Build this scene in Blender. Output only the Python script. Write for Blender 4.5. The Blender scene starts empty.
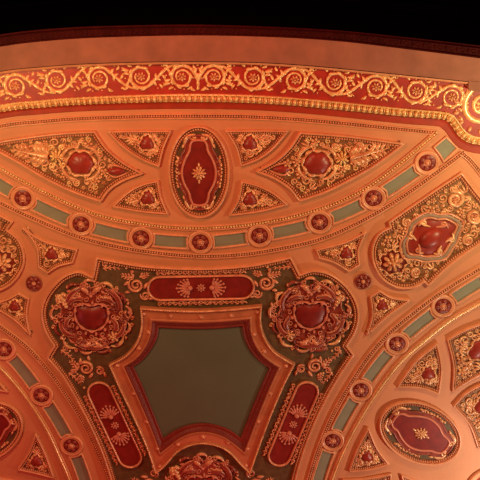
import bpy, math, random
from mathutils import Vector, Matrix
from mathutils.geometry import tessellate_polygon
PI = math.pi
SC = bpy.context.scene
COL = SC.collection

# ------------------------------------------------------------------ camera and ceiling plane
F = 1170.0                      # focal length for a 480 px frame
ELEV = math.radians(70)
DIST = 22.0
CAM = Vector((0, 0, 1.6))
cE, sE = math.cos(ELEV), math.sin(ELEV)
H = CAM.z + DIST * sE           # height of the ceiling
Y0 = DIST * cE
S = DIST / F                    # ceiling unit: one unit is about 1.9 cm
FV, RV, UV = Vector((0, cE, sE)), Vector((1, 0, 0)), Vector((0, -sE, cE))

def Q(p, w=0.0):
    """photograph point -> ceiling-plane point (units, x right, y towards the stage)"""
    d = FV + RV * ((p[0] - 240) / F) + UV * ((240 - p[1]) / F)
    t = (H - w * S - CAM.z) / d.z
    q = CAM + d * t
    return (q.x / S, -(q.y - Y0) / S)

# ------------------------------------------------------------------ materials
def mat(name, col, rough=0.5, metal=0.0, var=0.15, scale=1.5, col2=None, spec=0.5, bump=0.0, bscale=40, vor=False):
    m = bpy.data.materials.new(name); m.use_nodes = True
    nt = m.node_tree; b = nt.nodes['Principled BSDF']
    b.inputs['Roughness'].default_value = rough
    b.inputs['Metallic'].default_value = metal
    b.inputs['Specular IOR Level'].default_value = spec
    tc = nt.nodes.new('ShaderNodeTexCoord')
    if vor:
        n = nt.nodes.new('ShaderNodeTexVoronoi'); n.inputs['Scale'].default_value = scale
        out = n.outputs['Distance']
    else:
        n = nt.nodes.new('ShaderNodeTexNoise'); n.inputs['Scale'].default_value = scale
        n.inputs['Detail'].default_value = 5
        out = n.outputs['Fac']
    nt.links.new(tc.outputs['Object'], n.inputs['Vector'])
    r = nt.nodes.new('ShaderNodeValToRGB')
    r.color_ramp.elements[0].position = 0.3; r.color_ramp.elements[1].position = 0.7
    c2 = col2 or tuple(min(1, c * (1 + var)) for c in col)
    c1 = col if col2 else tuple(c * (1 - var) for c in col)
    r.color_ramp.elements[0].color = (*c1, 1); r.color_ramp.elements[1].color = (*c2, 1)
    nt.links.new(out, r.inputs['Fac']); nt.links.new(r.outputs['Color'], b.inputs['Base Color'])
    if bump:
        n2 = nt.nodes.new('ShaderNodeTexNoise'); n2.inputs['Scale'].default_value = bscale; n2.inputs['Detail'].default_value = 4
        nt.links.new(tc.outputs['Object'], n2.inputs['Vector'])
        bp = nt.nodes.new('ShaderNodeBump'); bp.inputs['Strength'].default_value = bump; bp.inputs['Distance'].default_value = 0.02
        nt.links.new(n2.outputs['Fac'], bp.inputs['Height']); nt.links.new(bp.outputs['Normal'], b.inputs['Normal'])
    return m

M = dict(
    plaster=mat('salmon plaster', (0.60, 0.245, 0.115), 0.6, var=0.10, scale=0.9, bump=0.10, bscale=14),
    frame=mat('salmon moulding', (0.68, 0.29, 0.145), 0.36, var=0.14, scale=6, spec=0.7),
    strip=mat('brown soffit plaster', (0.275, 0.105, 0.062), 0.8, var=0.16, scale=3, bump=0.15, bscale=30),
    gilt=mat('bright gilt', (0.74, 0.42, 0.15), 0.30, 0.2, scale=9, col2=(0.96, 0.68, 0.33), spec=0.8),
    oldgilt=mat('worn gilt', (0.56, 0.20, 0.085), 0.32, 0.15, scale=7, col2=(0.90, 0.54, 0.27), spec=0.8),
    copper=mat('rose gilt relief', (0.55, 0.17, 0.09), 0.34, 0.15, scale=7, col2=(0.78, 0.36, 0.19), spec=0.7),
    pink=mat('rose rim', (0.60, 0.20, 0.13), 0.35, 0.0, scale=7, var=0.1),
    red=mat('crimson enamel', (0.21, 0.014, 0.010), 0.45, scale=5, var=0.25),
    boss=mat('crimson glazed boss', (0.30, 0.030, 0.018), 0.40, scale=5, var=0.2, spec=0.5),
    relred=mat('dark red relief', (0.19, 0.020, 0.013), 0.38, scale=8, col2=(0.33, 0.060, 0.034), spec=0.6),
    scarlet=mat('scarlet band', (0.33, 0.028, 0.007), 0.5, scale=4, var=0.15),
    frieze=mat('frieze red', (0.34, 0.022, 0.012), 0.5, scale=5, var=0.2),
    ground=mat('gold mosaic ground', (0.13, 0.047, 0.014), 0.5, 0.1, scale=20, col2=(0.36, 0.155, 0.048), vor=False, bump=0.6, bscale=45),
    olive=mat('olive ground', (0.080, 0.046, 0.016), 0.6, scale=8, col2=(0.145, 0.085, 0.030), bump=0.4, bscale=30),
    green=mat('grey green field', (0.105, 0.117, 0.070), 0.8, scale=1.2, var=0.08, bump=0.1, bscale=20),
    inlay=mat('grey green inlay', (0.235, 0.235, 0.16), 0.7, scale=3, var=0.10, bump=0.1, bscale=20),
    ribbon=mat('grey ribbon', (0.30, 0.20, 0.13), 0.5, scale=6, var=0.15),
    band=mat('russet frame paint', (0.47, 0.155, 0.07), 0.45, var=0.14, scale=6),
    gap_shade=mat('bead gap shade', (0.24, 0.072, 0.027), 0.5, scale=6, var=0.2),  # shade of the gaps between beads, put into the bed colour
    maroon=mat('maroon moulding', (0.20, 0.022, 0.012), 0.5, scale=4, var=0.15),
    dentil=mat('dark maroon', (0.045, 0.006, 0.005), 0.8, scale=5, var=0.2, spec=0.05),
    void=mat('stage black', (0.0016, 0.0008, 0.0008), 0.9, scale=1, var=0.2, spec=0.02),
)

# ------------------------------------------------------------------ mesh builder (units; z towards the viewer)
class MB:
    def __init__(s): s.v = []; s.f = []
    def blob(s, x, y, rx, ry=None, h=None, z=0.0, rot=0.0, seg=10, rings=3):
        ry = rx if ry is None else ry; h = min(rx, ry) if h is None else h
        b = len(s.v); c, n = math.cos(rot), math.sin(rot)
        for j in range(rings):
            a = (PI / 2) * j / rings
            for i in range(seg):
                t = 2 * PI * i / seg
                X, Y = rx * math.cos(t) * math.cos(a), ry * math.sin(t) * math.cos(a)
                s.v.append((x + X * c - Y * n, y + X * n + Y * c, z + h * math.sin(a)))
        s.v.append((x, y, z + h))
        for j in range(rings - 1):
            for i in range(seg):
                i2 = (i + 1) % seg
                s.f.append((b + j * seg + i, b + j * seg + i2, b + (j + 1) * seg + i2, b + (j + 1) * seg + i))
        t = b + rings * seg; j = b + (rings - 1) * seg
        for i in range(seg): s.f.append((j + i, j + (i + 1) % seg, t))
        return s
    def tube(s, pts, rad, z=0.0, hs=1.0, seg=5, closed=False):
        n = len(pts)
        if n < 2: return s
        R = rad if callable(rad) else ((lambda t: rad))
        Z = z if callable(z) else (lambda t: z)
        b = len(s.v)
        for i, p in enumerate(pts):
            a = pts[(i - 1) % n] if (closed or i > 0) else p
            c = pts[(i + 1) % n] if (closed or i < n - 1) else p
            tx, ty = c[0] - a[0], c[1] - a[1]; L = math.hypot(tx, ty) or 1
            nx, ny = -ty / L, tx / L
            t = i / (n if closed else n - 1); r = max(R(t), 0.02); zz = Z(t)
            for k in range(seg + 1):
                th = PI * k / seg
                s.v.append((p[0] + nx * r * math.cos(th), p[1] + ny * r * math.cos(th), zz + r * hs * math.sin(th)))
        w = seg + 1
        for i in range(n if closed else n - 1):
            i2 = (i + 1) % n
            for k in range(seg):
                s.f.append((b + i * w + k, b + i * w + k + 1, b + i2 * w + k + 1, b + i2 * w + k))
        if not closed:
            s.f.append(tuple(b + k for k in range(w))[::-1]); s.f.append(tuple(b + (n - 1) * w + k for k in range(w)))
        return s
    def poly(s, pts, z=0.3, thick=0.3):
        pts = ccw(pts); n = len(pts); b = len(s.v)
        s.v += [(p[0], p[1], z) for p in pts]
        for t in tessellate_polygon([[Vector((p[0], p[1], 0)) for p in pts]]):
            a, c, d = t
            ar = (pts[c][0]-pts[a][0])*(pts[d][1]-pts[a][1]) - (pts[d][0]-pts[a][0])*(pts[c][1]-pts[a][1])
            s.f.append((b+a, b+c, b+d) if ar > 0 else (b+a, b+d, b+c))
        if thick:
            b2 = len(s.v); s.v += [(p[0], p[1], z - thick) for p in pts]
            for i in range(n):
                j = (i + 1) % n; s.f.append((b + j, b + i, b2 + i, b2 + j))
        return s
    def dome(s, pts, z, h, steps=(1, .85, .6, .3), cx=None, cy=None):
        """cushion-shaped dome over a star-shaped outline"""
        pts = ccw(pts); n = len(pts); b = len(s.v)
        if cx is None:
            cx = sum(p[0] for p in pts) / n; cy = sum(p[1] for p in pts) / n
        for k in steps:
            for p in pts:
                s.v.append((cx + (p[0]-cx)*k, cy + (p[1]-cy)*k, z + h * math.sqrt(max(0, 1 - k*k))))
        s.v.append((cx, cy, z + h)); t = len(s.v) - 1
        for j in range(len(steps) - 1):
            for i in range(n):
                i2 = (i + 1) % n
                s.f.append((b+j*n+i, b+j*n+i2, b+(j+1)*n+i2, b+(j+1)*n+i))
        j = b + (len(steps)-1)*n
        for i in range(n): s.f.append((j+i, j+(i+1) % n, t))
        return s
    def sweep(s, pts, prof, closed=True, z=0.0):
        """profile [(inward offset, height)] along a path with mitred corners; inward = left of travel"""
        if closed: pts = ccw(pts)
        n = len(pts); b = len(s.v); w = len(prof)
        for i, p in enumerate(pts):
            a = pts[(i-1) % n] if (closed or i > 0) else None
            c = pts[(i+1) % n] if (closed or i < n-1) else None
            d1 = unit(p[0]-a[0], p[1]-a[1]) if a else None
            d2 = unit(c[0]-p[0], c[1]-p[1]) if c else None
            d1 = d1 or d2; d2 = d2 or d1
            n1 = (-d1[1], d1[0]); n2 = (-d2[1], d2[0])
            mx, my = n1[0]+n2[0], n1[1]+n2[1]; q = mx*mx+my*my
            k = min(2 / q, 1.6) if q > 1e-6 else 1
            for o, h in prof: s.v.append((p[0]+mx*k*o, p[1]+my*k*o, z+h))
        for i in range(n if closed else n-1):
            i2 = (i+1) % n
            for k in range(w-1):
                s.f.append((b+i*w+k, b+i2*w+k, b+i2*w+k+1, b+i*w+k+1))
        return s
    def strip(s, A, B, za, zb):
        b = len(s.v); n = len(A)
        for p, q in zip(A, B): s.v += [(p[0], p[1], za), (q[0], q[1], zb)]
        for i in range(n-1): s.f.append((b+2*i, b+2*i+1, b+2*i+3, b+2*i+2))
        return s
    def beads(s, pts, r, gap, z=0.0, h=None, off=0.0, closed=False, long=1.0):
        if off: pts = offset(pts, off, closed)
        for x, y, ang in along(pts, gap, closed): s.blob(x, y, r*long, r, h or r, z, ang, 6, 2)
        return s
    # ---- ornaments
    def spiral(s, x, y, r0, r1, a0, turns, d=1, t0=1.4, t1=0.7, z=0.0, tail=None, hs=1.2):
        n = max(10, int(abs(turns)*18)); P = []
        for i in range(n+1):
            t = i/n; r = r0 + (r1-r0)*t**0.85; a = a0 + d*2*PI*turns*t
            P.append((x+r*math.cos(a), y+r*math.sin(a)))
        if tail: P = spline(tail+[P[0]], 4)[:-1] + P
        s.tube(P, lambda t: t0+(t1-t0)*t if t > .08 else t0*(.35+8*t), z, hs)
        s.blob(P[-1][0], P[-1][1], t1*1.7, z=z, h=t1*2.4, seg=8)
        return s
    def leaf(s, x0, y0, x1, y1, w, bend=0.0, z=0.0, hs=0.9, lobes=0):
        L = math.hypot(x1-x0, y1-y0); nx, ny = -(y1-y0)/(L or 1), (x1-x0)/(L or 1)
        N = 9; P = []
        for i in range(N+1):
            t = i/N; o = bend*math.sin(PI*t); P.append((x0+(x1-x0)*t+nx*o, y0+(y1-y0)*t+ny*o))
        if lobes:
            for i in range(1, lobes+1):
                t = i/(lobes+1); k = int(t*N); px, py = P[k]
                ww = w*(1.1-.6*t); an = math.atan2(y1-y0, x1-x0)
                for sg in (-1, 1):
                    s.blob(px+nx*sg*ww*.75, py+ny*sg*ww*.75, ww*.95, ww*.42, ww*.55, z, an+sg*.75, 8, 2)
            s.tube(P, lambda t: w*.42*(1.05-t), z, 1.8)
        else:
            s.tube(P, lambda t: w*(math.sin(PI*min(1, t*.92+.08))**.8), z, hs)
        return s
    def flower(s, x, y, r, n=6, z=0.0, rot=0.0, h=None):
        h = h or r*.35
        for i in range(n):
            a = rot+2*PI*i/n
            s.blob(x+r*.62*math.cos(a), y+r*.62*math.sin(a), r*.40, r*.27*6/max(n, 5)*1.05, h, z, a, 8, 2)
        s.blob(x, y, r*.30, h=h*1.8, z=z, seg=8)
        return s
    def palmette(s, x, y, r, ang, n=7, spread=2.3, z=0.0):
        for i in range(n):
            a = ang + spread*(i/(n-1)-.5); q = r*(1-.28*abs(i/(n-1)-.5)*2)
            s.leaf(x+r*.18*math.cos(a), y+r*.18*math.sin(a), x+q*math.cos(a), y+q*math.sin(a), r*.09, z=z, hs=1.2)
            s.blob(x+q*math.cos(a), y+q*math.sin(a), r*.10, z=z, h=r*.14, seg=6, rings=2)
        s.blob(x, y, r*.2, z=z, h=r*.25, seg=8)
        return s
    def build(s, name, m, parent=None, smooth=True, kind=None, label=None):
        me = bpy.data.meshes.new(name)
        me.from_pydata([(a*S, b*S, c*S) for a, b, c in s.v], [], s.f); me.materials.append(M[m])
        if smooth: me.polygons.foreach_set('use_smooth', [True]*len(me.polygons))
        me.update()
        o = bpy.data.objects.new(name, me); COL.objects.link(o)
        if parent: o.parent = parent
        if kind: o['kind'] = kind
        if label: o['label'] = label
        return o

def unit(x, y):
    L = math.hypot(x, y) or 1
    return (x/L, y/L)
def ccw(pts):
    a = sum(pts[i-1][0]*pts[i][1]-pts[i][0]*pts[i-1][1] for i in range(len(pts)))
    return list(pts) if a > 0 else list(pts)[::-1]
def spline(P, k=6, closed=False):
    n = len(P)
    if n < 3 and not closed:
        return [(P[0][0]+(P[1][0]-P[0][0])*i/k, P[0][1]+(P[1][1]-P[0][1])*i/k) for i in range(k+1)]
    out = []
    for i in range(n if closed else n-1):
        g = lambda j: P[j % n] if closed else P[max(0, min(n-1, j))]
        a, b, c, d = g(i-1), g(i), g(i+1), g(i+2)
        for q in range(k):
            t = q/k
            out.append(tuple(.5*((2*b[m])+(c[m]-a[m])*t+(2*a[m]-5*b[m]+4*c[m]-d[m])*t*t+(3*b[m]-a[m]-3*c[m]+d[m])*t**3) for m in (0, 1)))
    if not closed: out.append(tuple(P[-1][:2]))
    return out
def outline(spec, k=6):
    """closed outline; points with a third entry are corners (the first must be one)"""
    out = []; seg = [spec[0]]
    for p in spec[1:]+[spec[0]]:
        seg.append(p)
        if len(p) > 2: out += spline([q[:2] for q in seg], k)[:-1]; seg = [p]
    return out
def resample(P, n):
    d = [0]
    for a, b in zip(P, P[1:]): d.append(d[-1]+math.hypot(b[0]-a[0], b[1]-a[1]))
    out = []; j = 0
    for i in range(n+1):
        t = d[-1]*i/n
        while j < len(P)-2 and d[j+1] < t: j += 1
        u = (t-d[j])/((d[j+1]-d[j]) or 1)
        out.append((P[j][0]+(P[j+1][0]-P[j][0])*u, P[j][1]+(P[j+1][1]-P[j][1])*u))
    return out
def length(P): return sum(math.hypot(b[0]-a[0], b[1]-a[1]) for a, b in zip(P, P[1:]))
def along(P, gap, closed=False):
    if closed: P = list(P)+[P[0]]
    n = max(2, round(length(P)/gap)); R = resample(P, n); out = []
    for i in range(n if closed else n+1):
        a, b = R[max(0, i-1)], R[min(n, i+1)]
        out.append((R[i][0], R[i][1], math.atan2(b[1]-a[1], b[0]-a[0])))
    return out
def offset(P, o, closed=False):
    n = len(P); out = []
    if closed: P = ccw(P)
    for i, p in enumerate(P):
        a = P[(i-1) % n] if (closed or i > 0) else p
        c = P[(i+1) % n] if (closed or i < n-1) else p
        d1 = unit(p[0]-a[0], p[1]-a[1]) if a != p else None
        d2 = unit(c[0]-p[0], c[1]-p[1]) if c != p else None
        d1 = d1 or d2; d2 = d2 or d1
        mx, my = -d1[1]-d2[1], d1[0]+d2[0]; q = mx*mx+my*my
        k = min(2/q, 1.6) if q > 1e-6 else 1
        out.append((p[0]+mx*k*o, p[1]+my*k*o))
    return out
def inside(p, poly):
    c = False; n = len(poly)
    for i in range(n):
        a, b = poly[i-1], poly[i]
        if (a[1] > p[1]) != (b[1] > p[1]) and p[0] < (b[0]-a[0])*(p[1]-a[1])/(b[1]-a[1])+a[0]: c = not c
    return c
def ell(cx, cy, a, b, n=40, rot=0.0):
    return [(cx+a*math.cos(t)*math.cos(rot)-b*math.sin(t)*math.sin(rot), cy+a*math.cos(t)*math.sin(rot)+b*math.sin(t)*math.cos(rot)) for t in (2*PI*i/n for i in range(n))]
def wavy(cx, cy, a, b, lobes, amp, n=72, rot=0.0, ph=0.0):
    out = []
    for i in range(n):
        t = 2*PI*i/n; k = 1+amp*math.cos(lobes*t+ph)+amp*.35*math.cos((lobes*2+1)*t+1.3)
        X, Y = a*k*math.cos(t), b*k*math.sin(t)
        out.append((cx+X*math.cos(rot)-Y*math.sin(rot), cy+X*math.sin(rot)+Y*math.cos(rot)))
    return out

RX = Matrix.Rotation(PI, 4, 'X')
def place(o, q, w=0.0, rot=0.0, scale=1.0, mirror=False):
    m = Matrix.Translation((q[0]*S, Y0-q[1]*S, H-w*S)) @ RX @ Matrix.Rotation(rot, 4, 'Z') @ Matrix.Scale(scale, 4)
    if mirror: m = m @ Matrix.Scale(-1, 4, (1, 0, 0))
    o.matrix_basis = m
def thing(name, label, cat, p, rot=0.0, group=None, w=0.0, plane=None):
    o = bpy.data.objects.new(name, None); COL.objects.link(o); o.empty_display_size = .2
    place(o, plane or Q(p, w), w, rot)
    o['label'] = label; o['category'] = cat
    if group: o['group'] = group
    return o
def dup(root, p, rot, label, group=None, w=0.0, scale=1.0, mirror=False):
    r = root.copy(); COL.objects.link(r); place(r, Q(p, w), w, rot, scale, mirror); r['label'] = label
    if group: r['group'] = group
    for ch in list(root.children):
        c = ch.copy(); COL.objects.link(c); c.parent = r
        for g in list(ch.children):
            d = g.copy(); COL.objects.link(d); d.parent = c
    return r
def struct(name, mb, m, label, smooth=True, w=0.0):
    o = mb.build(name, m, smooth=smooth); place(o, (0, 0), w)
    o['kind'] = 'structure'; o['label'] = label; o['category'] = 'ceiling trim'
    return o
def QL(P): return [Q(p) for p in P]

# ------------------------------------------------------------------ setting: ceiling, soffit bands, stage opening
mb = MB(); c = QL([(-200, 108), (-100, 86), (0, 67), (80, 59.5), (200, 57), (320, 62), (467, 77), (700, 108), (700, 700), (-200, 700)]); mb.poly(c, 0, 6)
o = struct('ceiling', mb, 'plaster', 'salmon painted plaster ceiling between all the panels', False); o['category'] = 'ceiling'

XS = [-220, -100]
def curve(P, k=10): return QL(spline(P, k))
N_B = 120
top_soffit = [(-200, 72), (-100, 53), (0, 34), (60, 27.5), (120, 25), (200, 24), (280, 26.5), (340, 30), (400, 36), (480, 45), (560, 56), (700, 78)]
bot_dentil = [(-200, 84), (-100, 64), (0, 45.5), (60, 38.5), (120, 35.5), (200, 34), (280, 36), (340, 40), (400, 47), (480, 57), (560, 68), (700, 91)]
top_frieze = [(-200, 112), (-100, 90), (0, 71), (40, 66.5), (80, 63.5), (140, 61.5), (200, 61), (260, 62), (320, 66), (400, 74), (467, 81), (560, 92), (700, 112)]
bot_frieze = [(-200, 147), (-100, 124), (0, 104), (40, 99.5), (80, 96.5), (140, 94), (200, 93), (260, 94.5), (320, 99), (400, 107), (445, 111), (454, 115), (460, 124), (467, 132), (482, 136), (520, 134), (560, 138), (700, 152)]
bot_egg = [(-200, 156), (-100, 133), (0, 112), (40, 107.5), (80, 104.5), (140, 102.5), (200, 102), (260, 103.5), (320, 108), (400, 116), (442, 119), (449, 123), (455, 132), (464, 141), (482, 145), (522, 143), (564, 147), (700, 161)]
bot_red = [(-200, 164), (-100, 141), (0, 119), (40, 114.5), (80, 111.5), (140, 109.5), (200, 109), (260, 110.5), (320, 115), (400, 123.5), (438, 126.5), (445, 131), (451, 140), (461, 149), (482, 154), (526, 152), (568, 154), (700, 169)]
def band(A, B, za, zb, mid=()):
    a = resample(curve(A), N_B); b = resample(curve(B), N_B)
    m = MB(); n = 1+len(mid)
    prev, pz = a, za
    for t, z in list(mid)+[(1, zb)]:
        cur = [(p[0]+(q[0]-p[0])*t, p[1]+(q[1]-p[1])*t) for p, q in zip(a, b)]
        m.strip(prev, cur, pz, z); prev, pz = cur, z
    return m
m = band(top_frieze, bot_frieze, 0, 0, [(.001, 2.0), (.999, 2.0)])
struct('trim_1', m, 'frieze', 'red painted frieze behind the gilded scrolls')
m = band(bot_frieze, bot_egg, 2, 0, [(.02, 5.2), (.14, 5.6), (.2, 3.2), (.5, 3.0), (.8, 1.6), (.95, 1.0)])
mid = [((a[0]+b[0])/2, (a[1]+b[1])/2) for a, b in zip(resample(curve(bot_frieze), N_B), resample(curve(bot_egg), N_B))]
rnd = random.Random(3)
for i, (x, y, a) in enumerate(along(mid, 5.6)):
    n = (-math.sin(a), math.cos(a))
    m.blob(x, y, 2.0*rnd.uniform(.85, 1.15), 3.3, 4.2*rnd.uniform(.8, 1.2), 2.2, a+rnd.uniform(-.3, .3), 8, 3)
    m.blob(x+2.8*math.cos(a), y+2.8*math.sin(a), .6, 3.0, 3.0, 2.2, a, 6, 2)
    m.blob(x-n[0]*3.2, y-n[1]*3.2, 1.6, .9, 2.6, 1.2, a, 6, 2)
    m.blob(x+n[0]*3.6, y+n[1]*3.6, 1.3, .8, 2.0, 4.2, a, 6, 2)
struct('trim_2', m, 'gilt', 'gilded egg and dart moulding under the scroll frieze')
m = band(bot_egg, bot_red, 0, 0, [(.05, 2.0), (.3, 1.2), (.9, 1.0)])
struct('trim_3', m, 'scarlet', 'plain scarlet band beside the gilded egg moulding')
# flat soffit strip of the proscenium, lower than the ceiling, with its pink fillet
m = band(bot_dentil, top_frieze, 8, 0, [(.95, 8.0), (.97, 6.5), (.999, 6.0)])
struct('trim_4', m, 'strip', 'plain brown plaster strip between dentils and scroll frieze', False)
edge = resample(curve(top_frieze), N_B)
m = MB(); m.sweep(edge, [(-2.0, 2), (-2.0, 5), (-1.3, 6.6), (-.3, 7.4), (.6, 8.4)], False)
struct('trim_5', m, 'frame', 'thin rose fillet along the top of the red frieze')
m = band(top_soffit, bot_dentil, 0, 8, [(.001, 4), (.12, 4.2), (.2, 7), (.3, 5.6), (.85, 5.6), (.88, 7.6)])
mid = [((a[0]*.47+b[0]*.53), (a[1]*.47+b[1]*.53)) for a, b in zip(resample(curve(top_soffit), N_B), resample(curve(bot_dentil), N_B))]
for x, y, a in along(mid, 10.6):
    m.spiral(x, y-.6, 2.9, 1.0, a+PI*.95, .8, -1, .75, .5, 5.6)
    m.blob(x+5.2*math.cos(a), y+5.2*math.sin(a), 1.0, 2.6, 1.6, 5.6, a, 6, 2)
struct('trim_6', m, 'dentil', 'dark maroon dentil border along the black stage opening')
m = MB(); a = resample(curve(top_soffit), N_B)
m.strip([(p[0], p[1]+.5) for p in a], [(p[0], p[1]+.5) for p in a], 4, -160)
o = struct('wall_stage', m, 'void', 'black wall rising inside the stage opening'); o['category'] = 'wall'
m = MB(); c = QL([(-260, 140), (740, 140), (740, -420), (-260, -420)]); m.poly(c, -160, 4)
for k in range(4):
    y = 18-k*26; m.sweep(curve([(-250, y+22), (0, y+4), (220, y-4), (460, y+6), (700, y+30)]), [(-1.5, -160), (-1.5, -148), (1.5, -148), (1.5, -160)], False)
o = struct('ceiling_stage', m, 'void', 'unlit black ceiling over the stage', False); o['category'] = 'ceiling'

# frieze scroll work
def make_scroll(name, label, cat, p, rot, sx, sy, group=None, short=False):
    t = thing(name, label, cat, p, rot, group, w=2)
    f = lambda P: [(x*sx, y*sy) for x, y in P]
    n = 52; P = []
    for i in range(n+1):
        u = i/n; a = math.radians(152)-2*PI*1.52*u; r = 12.0-6.9*u**.9
        P.append((r*math.cos(a), r*math.sin(a)))
    P = spline(([(-14.5, -12), (-15.5, -7), (-14.2, -1)] if short else [(-37, -11.6), (-29, -9.8), (-21.5, -4.8), (-15.5, 1.2)])+[P[0]], 5)[:-1]+P
    s = MB().tube(f(P), lambda t: (.9+.75*math.sin(PI*min(1, t*1.5)) if t < .5 else 1.35-.6*(t-.5)*2)*(1+.16*math.sin(t*95)), 0, 1.4)
    for k, (a, rr, b) in enumerate([(150, 11.6, 30), (110, 12, 20), (70, 12, 20), (30, 11.4, 20), (-15, 10.6, 20), (-60, 9.8, 20), (-105, 9.2, 20)]):
        a = math.radians(a); x, y = rr*math.cos(a), rr*math.sin(a)
        s.leaf(x*sx, y*sy, (x*.97-5.2*math.sin(-a))*sx, (y*.97-5.2*math.cos(a))*sy, 1.5, z=1.0, hs=1.3)
    s.build('stem', 'gilt', t)
    MB().flower(0, 0, 4.4, 7, .2, .3, 1.8).build('flower', 'oldgilt', t)
    st = [c for c in t.children if c.name.startswith('stem')][0]
    for x0, y0, x1, y1, w, b in [(-14, -3, -19, 4, 1.7, -1.8), (-12.5, 2, -15, 9, 1.7, -1.4), (11, -6, 18, -9.5, 1.8, 1.4), (11, -2, 17.5, -2.5, 1.5, -1.2), (12, 4, 17.5, 8.5, 1.6, 1.6), (-8, -9.5, -13, -12.8, 1.5, 1), (12.5, 9, 17, 12.2, 1.3, .6), (-17, 7.5, -19.5, 12.2, 1.3, .8), (-20, -1, -22.5, 4, 1.4, 1), (8, -10, 13, -12.8, 1.4, .8), (-21, -9, -26, -12, 1.2, .6)]:
        MB().leaf(x0*sx, y0*sy, x1*sx, y1*sy, w, b*sx*sy, 0, 1.5).build('leaf', 'gilt', st)
    for x, y, r in [(15, 1.5, .9), (-19, -1, .8), (18.5, 4.5, .8), (17.5, -6, .8), (-15.5, 11.5, .8), (7, -11.8, .9), (-2, -11.5, .8), (19, 11, .9)]:
        MB().blob(x*sx, y*sy, r, h=1.8, seg=6, rings=2).build('berry', 'gilt', st)
    return t
FS = [(-27, 91), (15.5, 86), (57, 80), (99, 78.5), (141, 76.5), (182, 77), (214, 77), (253, 77.5), (295, 80), (335, 82.5), (376, 87), (416, 91), (452, 97)]
ordn = ['leftmost cut off', 'first whole', 'second', 'third', 'fourth', 'fifth', 'sixth', 'seventh', 'eighth', 'ninth', 'tenth', 'eleventh', 'twelfth']
for i, p in enumerate(FS):
    sx = -1 if i <= 5 else 1
    k = (5-i) if i <= 5 else (i-6)
    sy = 1 if k % 2 == 0 else -1
    a = FS[max(0, i-1)]; b = FS[min(len(FS)-1, i+1)]
    q1, q2 = Q(a), Q(b); rot = math.atan2(q2[1]-q1[1], q2[0]-q1[0])
    lab = ('gilded leafy scroll cut by the left end of the red frieze' if i == 0 else
           'last gilded leafy scroll of the red frieze beside the big corner volute' if i == 12 else
           '%s gilded leafy scroll from the left on the red frieze' % ordn[i])
    make_scroll('frieze_scroll', lab, 'scroll ornament', p, rot, sx, sy, 'gilded scrolls of the frieze', k == 0)
t = thing('corner_volute', 'large bright gilded volute at the right end of the red frieze', 'scroll ornament', (482, 106), 0, None, w=2)
s = MB().spiral(0, 0, 20, 5.5, math.radians(100), 1.55, 1, 3.4, 1.6, 0)
s.build('volute', 'gilt', t)
MB().flower(0, 0, 7.5, 8, 0, .2, 2.4).build('flower', 'gilt', t)
s = MB()
for k in range(11):
    a = math.radians(120+k*25); s.blob(25*math.cos(a), 25*math.sin(a), 3.2, 2.1, 3, 0, a, 8, 3)
s.spiral(-14, 22, 5, 1.5, math.radians(-40), 1.2, 1, 1.4, .8); s.spiral(-22, -14, 4, 1.2, math.radians(90), 1.1, -1, 1.6, .9)
s.build('leaf_border', 'oldgilt', t)
t['label'] = 'large bright gilded volute at the right end of the red frieze'
m = MB(); c = Q((482, 106)); m.poly(ell(c[0], c[1], 27, 27, 40), 2.4, 2.4)
struct('trim_7', m, 'frieze', 'round red ground behind the big gilded corner volute', False)
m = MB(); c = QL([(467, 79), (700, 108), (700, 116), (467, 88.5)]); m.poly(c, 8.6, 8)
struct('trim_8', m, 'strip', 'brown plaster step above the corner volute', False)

# ------------------------------------------------------------------ circle bands
TOP = [(-100, 118), (-34, 163), (23, 198), (81, 224), (141, 238), (200.5, 242), (259.5, 235.5), (319.5, 222), (373.5, 198), (427, 162.5), (478, 122)]
RIGHT = [(545, 248), (494, 274), (443, 306), (397, 343.5), (360.5, 390), (332.5, 440.5), (314, 497), (303, 555), (300, 620)]
LEFT = [(-140, 250), (-92, 278), (-44, 311), (4, 349), (41.5, 395), (71.5, 445.5), (91, 500), (103, 556), (108, 620)]
def offs_img(P, o):
    sp = spline(P, 8); return offset(sp, o)
BEAD_TOP_IN = [(436, 132.5), (405, 159), (373, 183.5), (345, 199), (319, 209), (289, 217.5), (259, 223), (230, 226.5), (200, 228), (170, 227), (141, 223.5), (110, 218), (81, 208.5), (40, 189.5), (0, 167.5), (-60, 132)]
def gold_line(P, name, label, mt, r=1.0, gap=2.7, z=1.0):
    c = resample(QL(spline(P, 8)), 140)
    m = MB().sweep(c, [(-1.9, 0), (-1.7, 1.1), (-.9, 1.3), (0, 1.0), (.9, 1.3), (1.7, 1.1), (1.9, 0)], False)
    struct(name, m, 'frame', label+', its flat bed')
    m = MB().beads(c, r, gap, z, r*1.5)
    o = struct(name.replace('trim', 'trim')+'_beads', m, mt, label)
    return o
n = 9
def two_rows(P, label, mt, w=1.2, gap=2.6, bed='gap_shade', line=False):
    global n
    c = resample(QL(spline(P, 8)), 160)
    m = MB()
    for sg in (-1, 1): m.sweep(c, [(sg*1.4, 0), (sg*1.45, 1.5), (sg*1.9, 2.1), (sg*2.5, 1.7), (sg*2.7, 0)] if sg < 0 else [(2.7, 0), (2.5, 1.7), (1.9, 2.1), (1.45, 1.5), (1.4, 0)], False)
    struct('trim_%d' % n, m, 'frame', label); n += 1
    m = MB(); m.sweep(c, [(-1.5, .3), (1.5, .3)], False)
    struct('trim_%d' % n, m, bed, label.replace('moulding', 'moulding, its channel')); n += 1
    m = MB().tube(c, 1.35, .3, 2.0) if line else MB().beads(c, w, gap, .3, w*2.0)
    struct('trim_%d' % n, m, mt, label.replace('moulding', 'moulding, its row of beads')); n += 1
two_rows(BEAD_TOP_IN, 'gold beaded moulding along the inner edge of the top curved band', 'gilt', 1.35, 2.9, 'oldgilt')
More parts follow.
